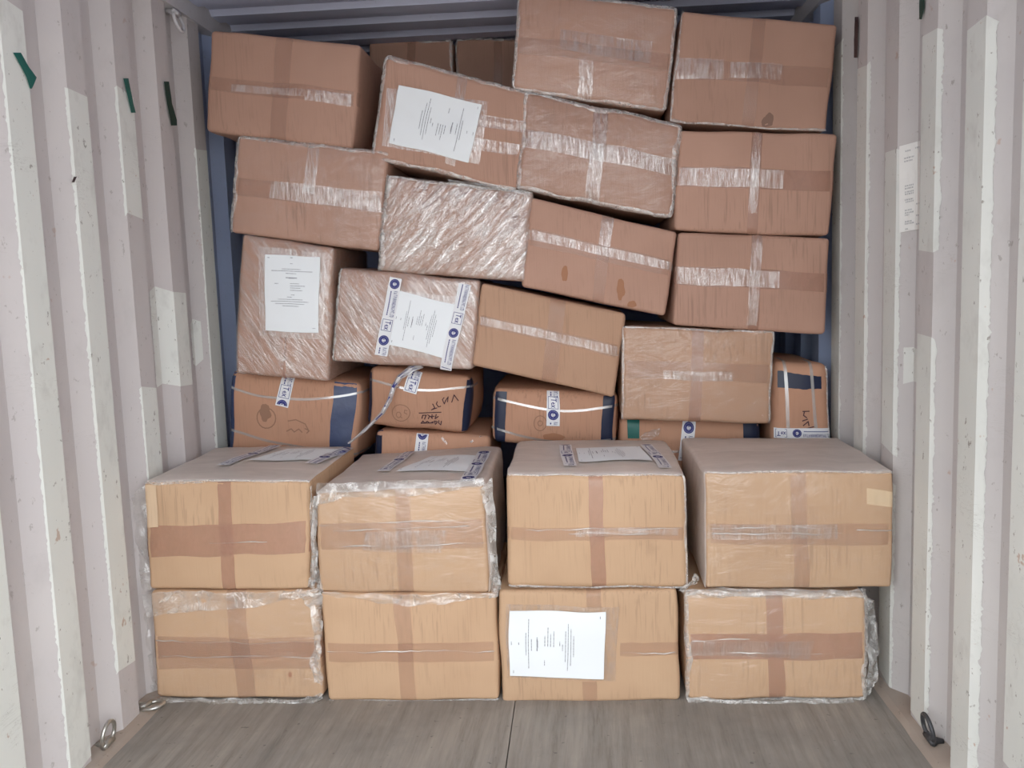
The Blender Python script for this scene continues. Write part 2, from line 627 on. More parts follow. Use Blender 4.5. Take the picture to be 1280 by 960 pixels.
nu, nv = 9, 14
vs = [stick(i / (nu - 1), j / (nv - 1), .003) for j in range(nv) for i in range(nu)]
st = mesh('sticker', [v - base for v in vs], grid_faces(nu, nv), None, plain('off_white_sticker', (.80, .79, .76), .5, .3), origin=(0, 0, 0))
st.location = base
tag(st, 'tall off-white sticker with faded print on right wall', 'sticker')
rnd = random.Random(5)
vs, fs = [], []
for v0, u0, u1 in ((.07, .3, .55), (.15, .25, .72), (.185, .25, .66), (.47, .28, .70), (.50, .28, .68), (.54, .28, .70), (.565, .28, .70), (.63, .28, .68), (.655, .32, .70),
                   (.75, .28, .62), (.78, .28, .70), (.805, .28, .5), (.88, .28, .60), (.905, .28, .72), (.965, .30, .42), (.70, .82, .97), (.83, .82, .95), (.93, .82, .97), (.06, .78, .98)):
    u = u0
    while u < u1:
        w = rnd.uniform(.03, .09)
        b = len(vs)
        for uu, vv in ((u, v0), (min(u + w, u1), v0), (min(u + w, u1), v0 + .017), (u, v0 + .017)):
            vs.append(stick(uu, vv, .0042))
        fs.append((b, b + 1, b + 2, b + 3))
        u += w + .025
pr = mesh('print', [v - base for v in vs], fs, st, plain('faded_print', (.50, .50, .50), .8, .1), origin=(0, 0, 0))
pr['kind'] = 'stuff'


# ---- lashing rings
def lashing_ring(pos, axis_u, axis_v, r, rr, bracket_dir, mat, label, group='lashing rings'):
    root = empty('lashing_ring', pos)
    u = Vector(axis_u).normalized(); v = Vector(axis_v).normalized()
    pts = []
    for k in range(28):
        a = 2 * math.pi * k / 28
        x, y = math.cos(a), math.sin(a)
        pts.append(Vector(pos) + u * (r * x) + v * (r * y * (1.15 if y > 0 else .75)))
    vs, fs = tube(pts, rr, 8, True)
    mesh('ring', vs, fs, root, mat, True)
    bp = Vector(pos) - v * (r * .75)
    d = Vector(bracket_dir).normalized()
    vs, fs = tube([bp - u * r * .75, bp, bp + u * r * .75], rr * 1.7, 8)
    mesh('bracket', vs, fs, root, mat, True)
    vs, fs = tube([bp, bp + d * .035], rr * 1.5, 8)
    mesh('stud', vs, fs, root, mat, True)
    return tag(root, label, 'ring', group)


p = at_x(133, 920, -W2 + .002)
lashing_ring(Vector((-W2 + .008, p.y, .045)), (0, 1, .0), (.15, 0, 1), .034, .006, (-1, 0, -.3), M_STEEL,
             'silver lashing ring at the foot of the left wall')
p = at_z(190, 882, .015)
lashing_ring(Vector((p.x, p.y, .016)), (.35, 1, 0), (1, -.3, .12), .032, .006, (-1, .2, 0), M_STEEL,
             'lashing ring lying flat beside the lowest left box corner')
p = at_x(1166, 908, W2)
lashing_ring(Vector((W2 - .012, p.y, .05)), (0, 1, 0), (-.2, 0, 1), .036, .006, (1, 0, -.3), M_DKSTEEL,
             'dark lashing ring at the foot of the right wall')
p = at_x(217, 16, -W2)
lashing_ring(Vector((-W2 + .015, p.y, ZC - .10)), (0, 1, 0), (.25, 0, -1), .034, .006, (-1, 0, .3), M_RAIL,
             'grey lashing ring high on left wall under the roof rail')


# ------------------------------------------------------------------ text to 2-d polygons
_TXT = {}


def text2d(s):
    if s in _TXT: return _TXT[s]
    cu = bpy.data.curves.new('t', 'FONT')
    cu.body = s
    cu.size = 1.0
    cu.resolution_u = 1
    cu.offset = .012
    ob = bpy.data.objects.new('t', cu)
    COL.objects.link(ob)
    dg = bpy.context.evaluated_depsgraph_get()
    me = ob.evaluated_get(dg).to_mesh()
    vs = [(v.co.x, v.co.y) for v in me.vertices]
    fs = [tuple(p.vertices) for p in me.polygons]
    ob.evaluated_get(dg).to_mesh_clear()
    bpy.data.objects.remove(ob, do_unlink=True)
    bpy.data.curves.remove(cu)
    w = max(v[0] for v in vs)
    _TXT[s] = (vs, fs, w)
    return _TXT[s]


# ------------------------------------------------------------------ cartons
class Box:
    def __init__(s, label, quad, Y, depth=.56, mat=None, r=.014, bulge=.009, rough=.0055, seed=0, name='carton', cat='carton',
                 group=None, topb=None):
        s.Y, s.seed, s.r = Y, seed, r
        s.q = [at_y(px, py, Y) for px, py in quad]
        TL, TR, BR, BL = s.q
        s.W = ((TR - TL).length + (BR - BL).length) / 2
        s.H = ((BL - TL).length + (BR - TR).length) / 2
        s.D = depth
        s.h = Vector((s.W / 2, depth / 2, s.H / 2))
        s.bulge, s.rough = bulge, rough
        base = (BL + BR) / 2 + Vector((0, depth / 2, 0))
        base.z = min(BL.z, BR.z)
        s.root = empty(name, base)
        tag(s.root, label, cat, group)
        s.body = s.shell('body', mat or M_CART, 0)

    def M(s, p, off=0.0):
        """p: point on the raw box surface (metric, centred); rounds, bulges, then maps to the world"""
        h, r = s.h, s.r
        inn = Vector([max(-(h[i] - r), min(h[i] - r, p[i])) for i in range(3)])
        d = p - inn
        if d.length > 1e-9:
            p = inn + d.normalized() * (r + off)
        n = [p[i] / h[i] for i in range(3)]
        g = [1 - min(1, abs(a)) ** 2.2 for a in n]
        b = s.bulge
        p = Vector((p.x + n[0] * b * g[1] * g[2], p.y + n[1] * b * g[0] * g[2], p.z + n[2] * b * .6 * g[0] * g[1]))
        if s.rough:
            k = Vector((s.seed * 11.3, s.seed * 5.7, s.seed * 2.9))
            p = p + noise.noise_vector(p * 7 + k) * s.rough
        u = p.x / s.W + .5
        v = .5 - p.z / s.H
        TL, TR, BR, BL = s.q
        w = (TL * (1 - u) + TR * u) * (1 - v) + (BL * (1 - u) + BR * u) * v
        return Vector((w.x, s.Y + p.y + s.h.y, w.z))

    def S(s, u, v, off=.0015):
        """front face (0..1); beyond 0..1 it folds round onto sides and top"""
        h = s.h
        x = (u - .5) * s.W; z = (.5 - v) * s.H; y = -h.y
        if u > 1: x = h.x; y += (u - 1) * s.W
        elif u < 0: x = -h.x; y += (-u) * s.W
        if v < 0: z = h.z; y += (-v) * s.H
        elif v > 1: z = -h.z; y += (v - 1) * s.H
        return s.M(Vector((x, y, z)), off)

    def uv(s, px, py):
        p = at_y(px, py, s.Y)
        TL, TR, BR, BL = s.q
        u = v = .5
        for _ in range(12):
            w = (TL * (1 - u) + TR * u) * (1 - v) + (BL * (1 - u) + BR * u) * v
            du = (TR - TL) * (1 - v) + (BR - BL) * v
            dv = (BL - TL) * (1 - u) + (BR - TR) * u
            e = p - w
            det = du.x * dv.z - du.z * dv.x
            u += (e.x * dv.z - e.z * dv.x) / det
            v += (du.x * e.z - du.z * e.x) / det
        return u, v

    def uvt(s, px, py):
        """top face, as folded coordinates (v negative)"""
        TL, TR = s.q[0], s.q[1]
        z = (TL.z + TR.z) / 2
        for _ in range(4):
            p = at_z(px, py, z + .006)
            u = (p.x - TL.x) / (TR.x - TL.x)
            z = TL.z + (TR.z - TL.z) * u
        return u, -(p.y - s.Y) / s.H

    def lines(s, L, r, n):
        inner = [-(L - r) + 2 * (L - r) * i / n for i in range(n + 1)]
        return [-L, -L + r * .3, -L + r * .65] + inner + [L - r * .65, L - r * .3, L]

    def shell(s, name, mat, off, faces='FBLRTU', amp=0.0, fs_=18, parent=None, n=(12, 8, 8)):
        h = s.h
        X = s.lines(h.x, s.r, n[0]); Yy = s.lines(h.y, s.r, n[1]); Z = s.lines(h.z, s.r, n[2])
        vs, fs, idx = [], [], {}

        def vid(p):
            k = (round(p[0], 5), round(p[1], 5), round(p[2], 5))
            if k not in idx:
                idx[k] = len(vs)
                w = s.M(Vector(p), off)
                if amp:
                    o_ = noise.noise_vector(w * fs_ + Vector((s.seed, 9, 2))) * amp
                    w = w + o_
                vs.append(w)
            return idx[k]

        def face(A, B, f):
            for i in range(len(A) - 1):
                for j in range(len(B) - 1):
                    fs.append(tuple(vid(f(a, b)) for a, b in ((A[i], B[j]), (A[i + 1], B[j]), (A[i + 1], B[j + 1]), (A[i], B[j + 1]))))

        if 'F' in faces: face(X, Z, lambda a, b: (a, -h.y, b))
        if 'B' in faces: face(Z, X, lambda a, b: (b, h.y, a))
        if 'L' in faces: face(Z, Yy, lambda a, b: (-h.x, b, a))
        if 'R' in faces: face(Yy, Z, lambda a, b: (h.x, a, b))
        if 'T' in faces: face(X, Yy, lambda a, b: (a, b, h.z))
        if 'U' in faces: face(Yy, X, lambda a, b: (b, a, -h.z))
        return mesh(name, vs, fs, parent or s.root, mat, True)

    def patch(s, name, mat, c, off=.0016, nu=14, nv=6, amp=0, parent=None, wob=0.0, seed=0):
        """c: four uv corners TL TR BR BL"""
        vs = []
        for j in range(nv):
            for i in range(nu):
                a, b = i / (nu - 1), j / (nv - 1)
                u = (c[0][0] * (1 - a) + c[1][0] * a) * (1 - b) + (c[3][0] * (1 - a) + c[2][0] * a) * b
                v = (c[0][1] * (1 - a) + c[1][1] * a) * (1 - b) + (c[3][1] * (1 - a) + c[2][1] * a) * b
                if wob:
                    v += wob * noise.noise(Vector((a * 6, b * 2 + seed, s.seed)))
                    u += wob * .5 * noise.noise(Vector((b * 6, a * 2 + seed, s.seed + 4)))
                e = off + (s.wave(a, b, amp, seed) if amp else 0)
                vs.append(s.S(u, v, e))
        return mesh(name, vs, grid_faces(nu, nv), parent or s.root, mat, True)

    def wave(s, a, b, amp, seed):
        return amp * (noise.noise(Vector((a * 3.5, b * 3.5, s.seed + seed))) + .5)

    def ppatch(s, name, mat, px, top=False, **k):
        f = s.uvt if top else s.uv
        return s.patch(name, mat, [f(*p) for p in px], **k)

    def htape(s, v0, v1, u0=-.06, u1=1.06, mat=None, tilt=0, off=.0016, name='tape'):
        return s.patch(name, mat or M_TAPE, [(u0, v0), (u1, v0 + tilt), (u1, v1 + tilt), (u0, v1)], off, 26, 5, wob=.012, seed=v0)

    def vtape(s, u0, u1, v0=-.06, v1=1.05, mat=None, lean=0, off=.0022, name='tape'):
        return s.patch(name, mat or M_TAPE, [(u0, v0), (u1, v0), (u1 + lean, v1), (u0 + lean, v1)], off, 5, 20, wob=.008, seed=u0)

    def rim(s, mat=None, sides='TRBL', rad=.006, off=.004, seed=0, name='film_edge'):
        """bunched plastic running along the front edges"""
        mat = mat or M_FOLD
        nn = {'T': 48, 'B': 48, 'L': 34, 'R': 34}
        for sd in sides:
            n, m_ = nn[sd], 7
            vs = []
            for k in range(n + 1):
                t = k / n
                z = ord(sd) * 1.7 + s.seed * 3.3 + seed
                ins = rad * (1.5 + 1.6 * noise.noise(Vector((t * 5, z, 1))) + .6 * noise.noise(Vector((t * 17, z, 2))))
                out = rad * (3.0 + 1.2 * noise.noise(Vector((t * 4, z, 3))))
                lift = off + rad * (.5 + .5 * abs(noise.noise(Vector((t * 7, z, 4)))))
                for q in range(m_):
                    f = q / (m_ - 1)
                    d = max(.001, ins) * (1 - f) - out * f        # metres inside (+) or round the edge (-)
                    o = lift * math.sin(math.pi * min(1, f * 1.15 + .12)) + .0015 + rad * .22 * noise.noise(Vector((t * 22, f * 3, z)))
                    if sd == 'T': u, v = t, d / s.H
                    elif sd == 'B': u, v = t, 1 - d / s.H
                    elif sd == 'L': u, v = d / s.W, t
                    else: u, v = 1 - d / s.W, t
                    vs.append(s.S(u, v, max(.001, o)))
            mesh(name, vs, grid_faces(m_, n + 1), s.root, mat, True)

    def face_mesh(s, name, mat, polys, parent=None, off=.003):
        """polys: list of lists of uv"""
        vs, fs = [], []
        for pl in polys:
            b = len(vs)
            vs += [s.S(u, v, off) for u, v in pl]
            fs.append(tuple(range(b, b + len(pl))))
        return mesh(name, vs, fs, parent or s.root, mat)

    def document(s, corners, page, top=False, parent=None, off=.006, seed=1, ink=None, amp=.0015):
        """corners px TL TR BR BL; page: 'up', 'left' (page head at left) or 'right'"""
        f = s.uvt if top else s.uv
        if top: off = .0085
        c = [f(*p) for p in corners]
        pap = s.patch('document', M_PAPER, c, off, 22, 22, amp=amp, seed=seed, parent=parent)
        rnd = random.Random(seed)
        rows = [(.035, .05, .09), (.025, .48, .53), (.10, .48, .52), (.172, .33, .66), (.197, .13, .87), (.228, .40, .58), (.283, .40, .60), (.287, .45, .55), (.362, .19, .27),
                (.362, .48, .63), (.392, .48, .75), (.42, .48, .66), (.452, .48, .70), (.515, .50, .56), (.545, .43, .52), (.577, .26, .72),
                (.605, .12, .82), (.635, .20, .75), (.665, .34, .65), (.94, .90, .95)]
        vs, fs = [], []

        def P(x, y):
            if page == 'up': a, b = x, y
            elif page == 'left': a, b = y, 1 - x
            else: a, b = 1 - y, x
            u = (c[0][0] * (1 - a) + c[1][0] * a) * (1 - b) + (c[3][0] * (1 - a) + c[2][0] * a) * b
            v = (c[0][1] * (1 - a) + c[1][1] * a) * (1 - b) + (c[3][1] * (1 - a) + c[2][1] * a) * b
            return s.S(u, v, off + (.0026 if top else .0013) + s.wave(a, b, amp, seed))

        for y, x0, x1 in rows:
            x = x0
            while x < x1 - .005:
                w = min(rnd.uniform(.012, .05), x1 - x)
                hh = .0055 if .28 < y < .29 else .0036
                b = len(vs)
                vs += [P(x, y), P(x + w, y), P(x + w, y + hh * 2), P(x, y + hh * 2)]
                fs.append((b, b + 1, b + 2, b + 3))
                x += w + .008
        mesh('print', vs, fs, pap, ink or M_INK)['kind'] = 'stuff'
        return pap

    def printed_tape(s, p0, p1, width, start=0.0, top=False, off=.005, alpha=None, flip=1, period=.205, name='printed_tape'):
        """white tape with blue company print; p0,p1 px of its centre line in reading direction, width in metres"""
        f = s.uvt if top else s.uv
        if top: off = .0100
        a, b = f(*p0), f(*p1)
        A = Vector((a[0] * s.W, a[1] * s.H)); B = Vector((b[0] * s.W, b[1] * s.H))
        L = (B - A).length
        d = (B - A) / L
        up = Vector((d.y, -d.x)) * flip

        def P(x, y, o):
            q = A + d * x + up * y
            return s.S(q.x / s.W, q.y / s.H, o)

        nx = max(6, int(L / .015)); ny = 4
        vs = [P(L * i / (nx - 1), width * (j / (ny - 1) - .5), off) for j in range(ny) for i in range(nx)]
        tp = mesh(name, vs, grid_faces(nx, ny), s.root, alpha or M_PTAPE, True)
        vs, fs = [], []
        o2 = off + .0012

        def poly(pts):
            if any(x < .001 or x > L - .001 for x, y in pts): return
            k = len(vs)
            vs.extend(P(x, y, o2) for x, y in pts)
            fs.append(tuple(range(k, k + len(pts))))

        def text(t, x, y, size, maxw):
            tv, tf, tw = text2d(t)
            sc = size
            sx = min(sc, maxw / tw)
            for fc in tf:
                poly([(x + tv[i][0] * sx, y + tv[i][1] * sc) for i in fc])

        x = -start * period
        w = width
        while x < L:
            # disc with a ring left open, monogram
            cx, r1, r2 = x + w * .5, w * .40, w * .31
            for k in range(20):
                a0, a1 = 2 * math.pi * k / 20, 2 * math.pi * (k + 1) / 20
                poly([(cx + r1 * math.cos(a0), r1 * math.sin(a0)), (cx + r1 * math.cos(a1), r1 * math.sin(a1)),
                      (cx + r2 * math.cos(a1), r2 * math.sin(a1)), (cx + r2 * math.cos(a0), r2 * math.sin(a0))])
            for k in range(12):
                a0, a1 = 2 * math.pi * k / 12, 2 * math.pi * (k + 1) / 12
                q0, q1 = r2 * .98, r2 * .52
                poly([(cx + q0 * math.cos(a0), q0 * math.sin(a0)), (cx + q0 * math.cos(a1), q0 * math.sin(a1)),
                      (cx + q1 * math.cos(a1), q1 * math.sin(a1)), (cx + q1 * math.cos(a0), q1 * math.sin(a0))])
            text('RT', cx - r2 * .5, -r2 * .32, r2 * .9, r2 * 1.0)
            text('R & T FORWARDING PVT. LTD', x + w * 1.05, w * .06, w * .44, period * .47)
            # thin second line
            xx = x + w * 1.1
            while xx < x + w * 1.0 + period * .45:
                poly([(xx, -w * .22), (xx + w * .13, -w * .22), (xx + w * .13, -w * .13), (xx, -w * .13)])
                xx += w * .17
            # boxed word
            bx0, bx1, by0, by1, tk = x + period * .74, x + period * .74 + w * .95, -w * .40, w * .40, w * .035
            for q in ((bx0, bx1, by0, by0 + tk), (bx0, bx1, by1 - tk, by1), (bx0, bx0 + tk, by0, by1), (bx1 - tk, bx1, by0, by1)):
                poly([(q[0], q[2]), (q[1], q[2]), (q[1], q[3]), (q[0], q[3])])
            text('Tex', bx0 + w * .12, -w * .16, w * .62, w * .75)
            x += period
        if vs: mesh('print', vs, fs, tp, M_BLUE)['kind'] = 'stuff'
        return tp

    def strokes(s, lines, width, mat, name='marker_writing', off=.0022, px=True):
        polys = []
        for ln in lines:
            pts = [s.uv(*p) if px else p for p in ln]
            P = [Vector((u * s.W, v * s.H)) for u, v in pts]
            for a, b in zip(P, P[1:]):
                d = (b - a)
                if d.length < 1e-6: continue
                n = Vector((-d.y, d.x)).normalized() * width / 2
                e = d.normalized() * width * .4
                polys.append([((q.x) / s.W, (q.y) / s.H) for q in (a - e + n, b + e + n, b + e - n, a - e - n)])
        return s.face_mesh(name, mat, polys, off=off)

    def blot(s, px, py, rx, ry, mat, name='stain', seed=0, off=.0012):
        pts = []
        for k in range(22):
            a = 2 * math.pi * k / 22
            r = 1 + .35 * noise.noise(Vector((math.cos(a) * 1.6, math.sin(a) * 1.6, seed)))
            pts.append(s.uv(px + rx * r * math.cos(a), py + ry * r * math.sin(a)))
        return s.face_mesh(name, mat, [pts], off=off)

    def strap(s, v0, v1, mat=None, vert=False, w=.009, off=.0035, sag=.03, a0=-.35, a1=1.35, name='strap'):
        n = 40
        vs = []
        for i in range(n):
            t = a0 + (a1 - a0) * i / (n - 1)
            tt = max(0, min(1, t))
            for sg in (-.5, .5):
                if vert:
                    u = v0 + (v1 - v0) * tt + sag * math.sin(math.pi * tt) + sg * w / s.W
                    vs.append(s.S(u, t, off))
                else:
                    v = v0 + (v1 - v0) * tt + sag * math.sin(math.pi * tt) + sg * w / s.H
                    vs.append(s.S(t, v, off))
        fs = [(2 * i, 2 * i + 1, 2 * i + 3, 2 * i + 2) for i in range(n - 1)]
        return mesh(name, vs, fs, s.root, mat or M_STRAP, True)

    def creases(s, rows, seed=0, mat=None, off=.005, name='film_crease'):
        """shiny folds of the wrapping: rows of (v, u0, u1)"""
        rnd = random.Random(seed * 13 + s.seed)
        for v0, u0, u1 in rows:
            pts, rr = [], []
            n = max(6, int((u1 - u0) * 40))
            for i in range(n + 1):
                t = i / n
                u = u0 + (u1 - u0) * t
                v = v0 + .02 * noise.noise(Vector((u * 5, v0 * 9, s.seed))) + .008 * noise.noise(Vector((u * 19, v0 * 9, s.seed)))
                pts.append(s.S(u, v, off))
                rr.append(.0005 + .0036 * max(0, noise.noise(Vector((u * 6, v0 * 30, s.seed + seed))) + .25))
            vs, fs = tube(pts, rr, 5, False, .6)
            mesh(name, vs, fs, s.root, mat or M_CREASE, True)

    def film(s, path, mat=None, name='loose_film', dy=.012, crumple=.010, seed=0, nw=7):
        """loose plastic: path of (px,py,px2,py2) cross-lines, hung just in front of the face plane"""
        rows = []
        sub = 6
        for (a, b) in zip(path, path[1:]):
            for k in range(sub):
                t = k / sub
                rows.append([a[i] * (1 - t) + b[i] * t for i in range(4)])
        rows.append(list(path[-1]))
        vs = []
        for i, r in enumerate(rows):
            for j in range(nw):
                t = j / (nw - 1)
                px = r[0] * (1 - t) + r[2] * t
                py = r[1] * (1 - t) + r[3] * t
                p = at_y(px, py, s.Y - dy)
                q = Vector((i * .45, t * 2.2, seed * 3.3 + s.seed))
                p.y += noise.noise(q) * crumple * 1.4 + noise.noise(q * 3) * crumple * .6
                e = noise.noise(q + Vector((0, 50, 0))) * .006
                p.x += e
                p.z += noise.noise(q + Vector((0, 90, 0))) * .006
                vs.append(p)
        return mesh(name, vs, grid_faces(nw, len(rows)), s.root, mat or M_LOOSE, True)


YF = 2.655
G_BOT = 'cartons in the two front rows'
G_UP = 'cartons in the leaning stack behind'
G_SACK = 'strapped cartons with dark tape corners'

# ---- bottom row ------------------------------------------------------------
b = Box('lowest far-left carton, thick plastic bunched along its top edge', [(188, 739), (396, 739), (403, 873), (196, 873)], YF, seed=1, group=G_BOT)
b.htape(.42, .72, tilt=0.0, mat=M_TAPEF); b.vtape(.46, .57, lean=.04, mat=M_TAPEF)
b.htape(.46, .62, mat=M_TAPEF, off=.0024)
b.film([(176, 744, 184, 772), (215, 738, 216, 765), (270, 740, 270, 762), (330, 741, 330, 757), (372, 738, 374, 748), (398, 735, 398, 743)], seed=1)
b.film([(372, 742, 402, 738), (386, 760, 403, 760), (394, 790, 402, 795), (392, 812, 400, 812), (386, 830, 401, 828), (394, 852, 403, 856)], seed=2, mat=M_FOLD)
b.film([(172, 770, 186, 765), (170, 800, 189, 800), (176, 850, 194, 850), (186, 874, 200, 872)], seed=3, dy=-.03)
b.film([(196, 871, 200, 877), (260, 873, 262, 880), (320, 873, 322, 882), (380, 873, 384, 883), (402, 866, 404, 874)], seed=4, dy=.02, mat=M_FOLD)
b.blot(363, 843, 2.5, 3, M_STAIN2, seed=3)
b.creases([(.46, .02, .98), (.60, .05, .97)])
b.shell('film', M_FILM, .004, 'F', amp=.002)

b = Box('second carton from left on the floor, no paper, sagging plastic strip on top', [(400, 742), (620, 742), (624, 876), (410, 877)], YF, seed=2, group=G_BOT)
b.htape(.44, .62, mat=M_TAPEF); b.vtape(.42, .51, lean=.015, mat=M_TAPEF)
b.film([(396, 738, 397, 744), (430, 742, 432, 748), (480, 743, 482, 755), (527, 743, 527, 757), (570, 742, 570, 752), (615, 741, 617, 747)], seed=5, crumple=.008)
b.film([(617, 720, 626, 722), (614, 740, 627, 735), (612, 748, 620, 749)], seed=6, mat=M_FOLD, dy=.02)
b.rim(sides='B', rad=.003)
b.creases([(.52, .02, .98)])

b = Box('floor carton with large white document taped to its front', [(622, 739), (846, 737), (850, 877), (629, 879)], YF, seed=3, group=G_BOT)
b.htape(.46, .58, u0=.68, mat=M_TAPEF); b.vtape(.50, .58, v1=.14, mat=M_TAPEF)
b.vtape(.46, .54, v0=.80, mat=M_TAPEF)
b.ppatch('clear_tape', M_TAPES, [(632, 754), (773, 758), (770, 850), (634, 846)], off=.0022, amp=.002)
b.creases([(.55, .68, .98)])
b.document([(637, 762), (757, 763), (755.5, 847), (637, 843)], 'left', seed=3)

b = Box('floor carton nearest the right wall with a loose plastic loop at its side', [(857, 740), (1083, 742), (1083, 873), (860, 876)], YF, seed=4, group=G_BOT)
b.htape(.37, .61); b.vtape(.44, .53, lean=.02)
b.ppatch('clear_tape', M_TAPES, [(862, 800), (1018, 800), (1012, 821), (862, 818)], off=.003, amp=.002)
b.creases([(.42, .03, .35), (.55, .03, .75)])
b.shell('film', M_FILM, .004, 'F', amp=.002)
b.rim(rad=.007)
b.film([(850, 738, 858, 748), (900, 735, 902, 747), (960, 736, 960, 748), (1030, 737, 1030, 746), (1082, 737, 1081, 746)], seed=7)
b.film([(1080, 738, 1084, 748), (1082, 748, 1093, 752), (1084, 775, 1097, 780), (1085, 810, 1099, 815), (1084, 845, 1096, 848), (1078, 866, 1090, 866), (1062, 874, 1074, 876)], seed=8, mat=M_FOLD, dy=-.01)
b.film([(858, 872, 862, 882), (920, 875, 922, 882), (1000, 875, 1002, 880), (1066, 872, 1070, 879)], seed=9, mat=M_FOLD, dy=.015)
b.film([(848, 738, 856, 736), (862, 728, 872, 728), (868, 716, 874, 722)], seed=10, mat=M_FOLD)

# ---- second row ------------------------------------------------------------
b = Box('far-left carton of the second row, film flap hanging at its left', [(180, 602), (388, 600), (386, 737), (186, 738)], YF, seed=5, group=G_BOT)
b.shell('film', M_FILMTOP, .004, 'T', amp=.003)
b.creases([(.55, .4, .75)])
b.htape(.40, .69, tilt=-.03); b.vtape(.445, .525, lean=.03)
b.rim(sides='T', rad=.004)
b.film([(166, 618, 182, 606), (165, 650, 185, 650), (167, 690, 186, 690), (172, 735, 188, 738)], seed=11, dy=-.02)
b.film([(386, 610, 391, 606), (389, 660, 394, 660), (388, 720, 393, 722), (384, 735, 394, 736)], seed=12, mat=M_FOLD, dy=.006)
b.ppatch('torn_flap', mat_carton('pale_torn_cardboard', (.66, .48, .32), (.70, .52, .36)), [(181, 606), (196, 606), (198, 658), (184, 660)], off=.003)
b.document([(358, 563), (425, 562), (402, 577), (310, 578)], 'left', top=True, seed=5, ink=M_INK)
b.printed_tape((345, 559), (277, 584), .045, .3, top=True)
b.printed_tape((436, 560), (388, 582), .045, .1, top=True)

b = Box('second-row carton with crumpled film over its upper edge and paper on top', [(394, 617), (606, 606), (612, 741), (399, 741)], YF, depth=.62, seed=6, group=G_BOT)
b.shell('film', M_FILMTOP, .005, 'TR', amp=.004)
b.creases([(.31, .02, .95), (.53, .1, .98), (.37, .1, .9)])
b.shell('film', M_FILM, .0045, 'F', amp=.002)
b.htape(.30, .56, tilt=.02, mat=M_TAPEF); b.vtape(.475, .56, mat=M_TAPEF)
b.ppatch('clear_tape', M_TAPES, [(460, 664), (560, 662), (552, 690), (455, 688)], off=.003, amp=.002)
b.film([(396, 604, 394, 634), (430, 604, 430, 622), (470, 602, 470, 622), (520, 600, 520, 620), (560, 600, 560, 614), (604, 598, 606, 608)], seed=13)
b.film([(392, 622, 400, 616), (388, 660, 395, 660), (390, 700, 398, 705), (396, 738, 404, 742)], seed=14, mat=M_FOLD)
b.film([(600, 612, 614, 596), (608, 640, 620, 640), (612, 690, 622, 690), (614, 730, 626, 730)], seed=15, mat=M_FOLD)
b.document([(540, 572), (604, 571), (588, 591), (494, 592)], 'left', top=True, seed=6)
b.printed_tape((513, 566), (479, 592), .045, .3, top=True)
b.printed_tape((607, 566), (584, 603), .048, .0, top=True)

b = Box('neat second-row carton under the dipping stack, rounded plastic-edged right side', [(632, 593), (857, 592), (860, 735), (635, 735)], YF, seed=7, r=.02, group=G_BOT)
b.shell('film', M_FILMTOP, .004, 'T', amp=.003)
b.creases([(.47, .1, .97), (.505, .35, .95)])
b.htape(.46, .57, mat=M_TAPEF); b.vtape(.455, .535, lean=.015)
b.ppatch('clear_tape', M_TAPES, [(720, 660), (848, 658), (848, 668), (720, 670)], off=.003, amp=.002)
b.rim(sides='RB', rad=.004); b.rim(sides='T', rad=.003)
b.document([(720, 563), (800, 561), (815, 578), (724, 580)], 'left', top=True, seed=7)
b.printed_tape((706, 558), (712, 585), .042, .1, top=True)
b.printed_tape((808, 559), (833, 586), .042, .1, top=True)

b = Box('largest second-row carton, touching distance from the right wall, bare top', [(881, 590), (1117, 590), (1115, 735), (883, 735)], YF, seed=8, r=.01, group=G_BOT)
b.shell('film', M_FILMTOP, .004, 'TL', amp=.003)
b.creases([(.47, .02, .7), (.52, .03, .72), (.49, .8, .99)])
b.shell('film', M_FILM, .0045, 'F', amp=.002)
b.htape(.44, .62, mat=M_TAPEF); b.vtape(.455, .535, lean=.02, mat=M_TAPEF)
b.ppatch('clear_tape', M_TAPES, [(884, 655), (1045, 654), (1045, 672), (884, 674)], off=.003, amp=.002)
b.ppatch('worn_patch', mat_carton('pale_scuffed_cardboard', (.70, .53, .34), (.74, .57, .38)), [(1083, 610), (1116, 615), (1116, 634), (1082, 630)], off=.0012)
b.rim(sides='T', rad=.003)

# ---- strapped cartons, seen over the second row -----------------------------
YS = 3.30
b = Box('strapped carton beside left wall with scribbled marker and worn blue tape', [(290, 464), (450, 478), (446, 575), (286, 570)], YS, seed=11, mat=M_SACK, r=.022, bulge=.02, rough=.008, group=G_SACK)
b.patch('corner_tape', M_NAVY2, [(.80, .0), (.975, .0), (.95, 1.1), (.79, 1.1)], .002, 6, 14, wob=.01)
b.patch('corner_tape', M_NAVY2, [(-.12, .0), (.035, .0), (.03, 1.1), (-.12, 1.1)], .002, 6, 14, wob=.01)
b.strap(.20, .13, sag=.10); b.strap(.70, .93, sag=.02)
b.printed_tape((361, 470), (354, 507), .05, .55, period=.19)
b.blot(333, 515, 7, 11, M_MARKF, 'marker_blot', 2)
b.strokes([[(334 + 12 * math.cos(a / 3), 522 + 13 * math.sin(a / 3)) for a in range(20)],
           [(362, 525), (372, 523), (384, 528), (388, 536)], [(360, 538), (366, 535), (370, 539), (376, 535), (380, 539)],
           [(384, 534), (389, 537), (386, 540)]], .0045, M_MARKF)

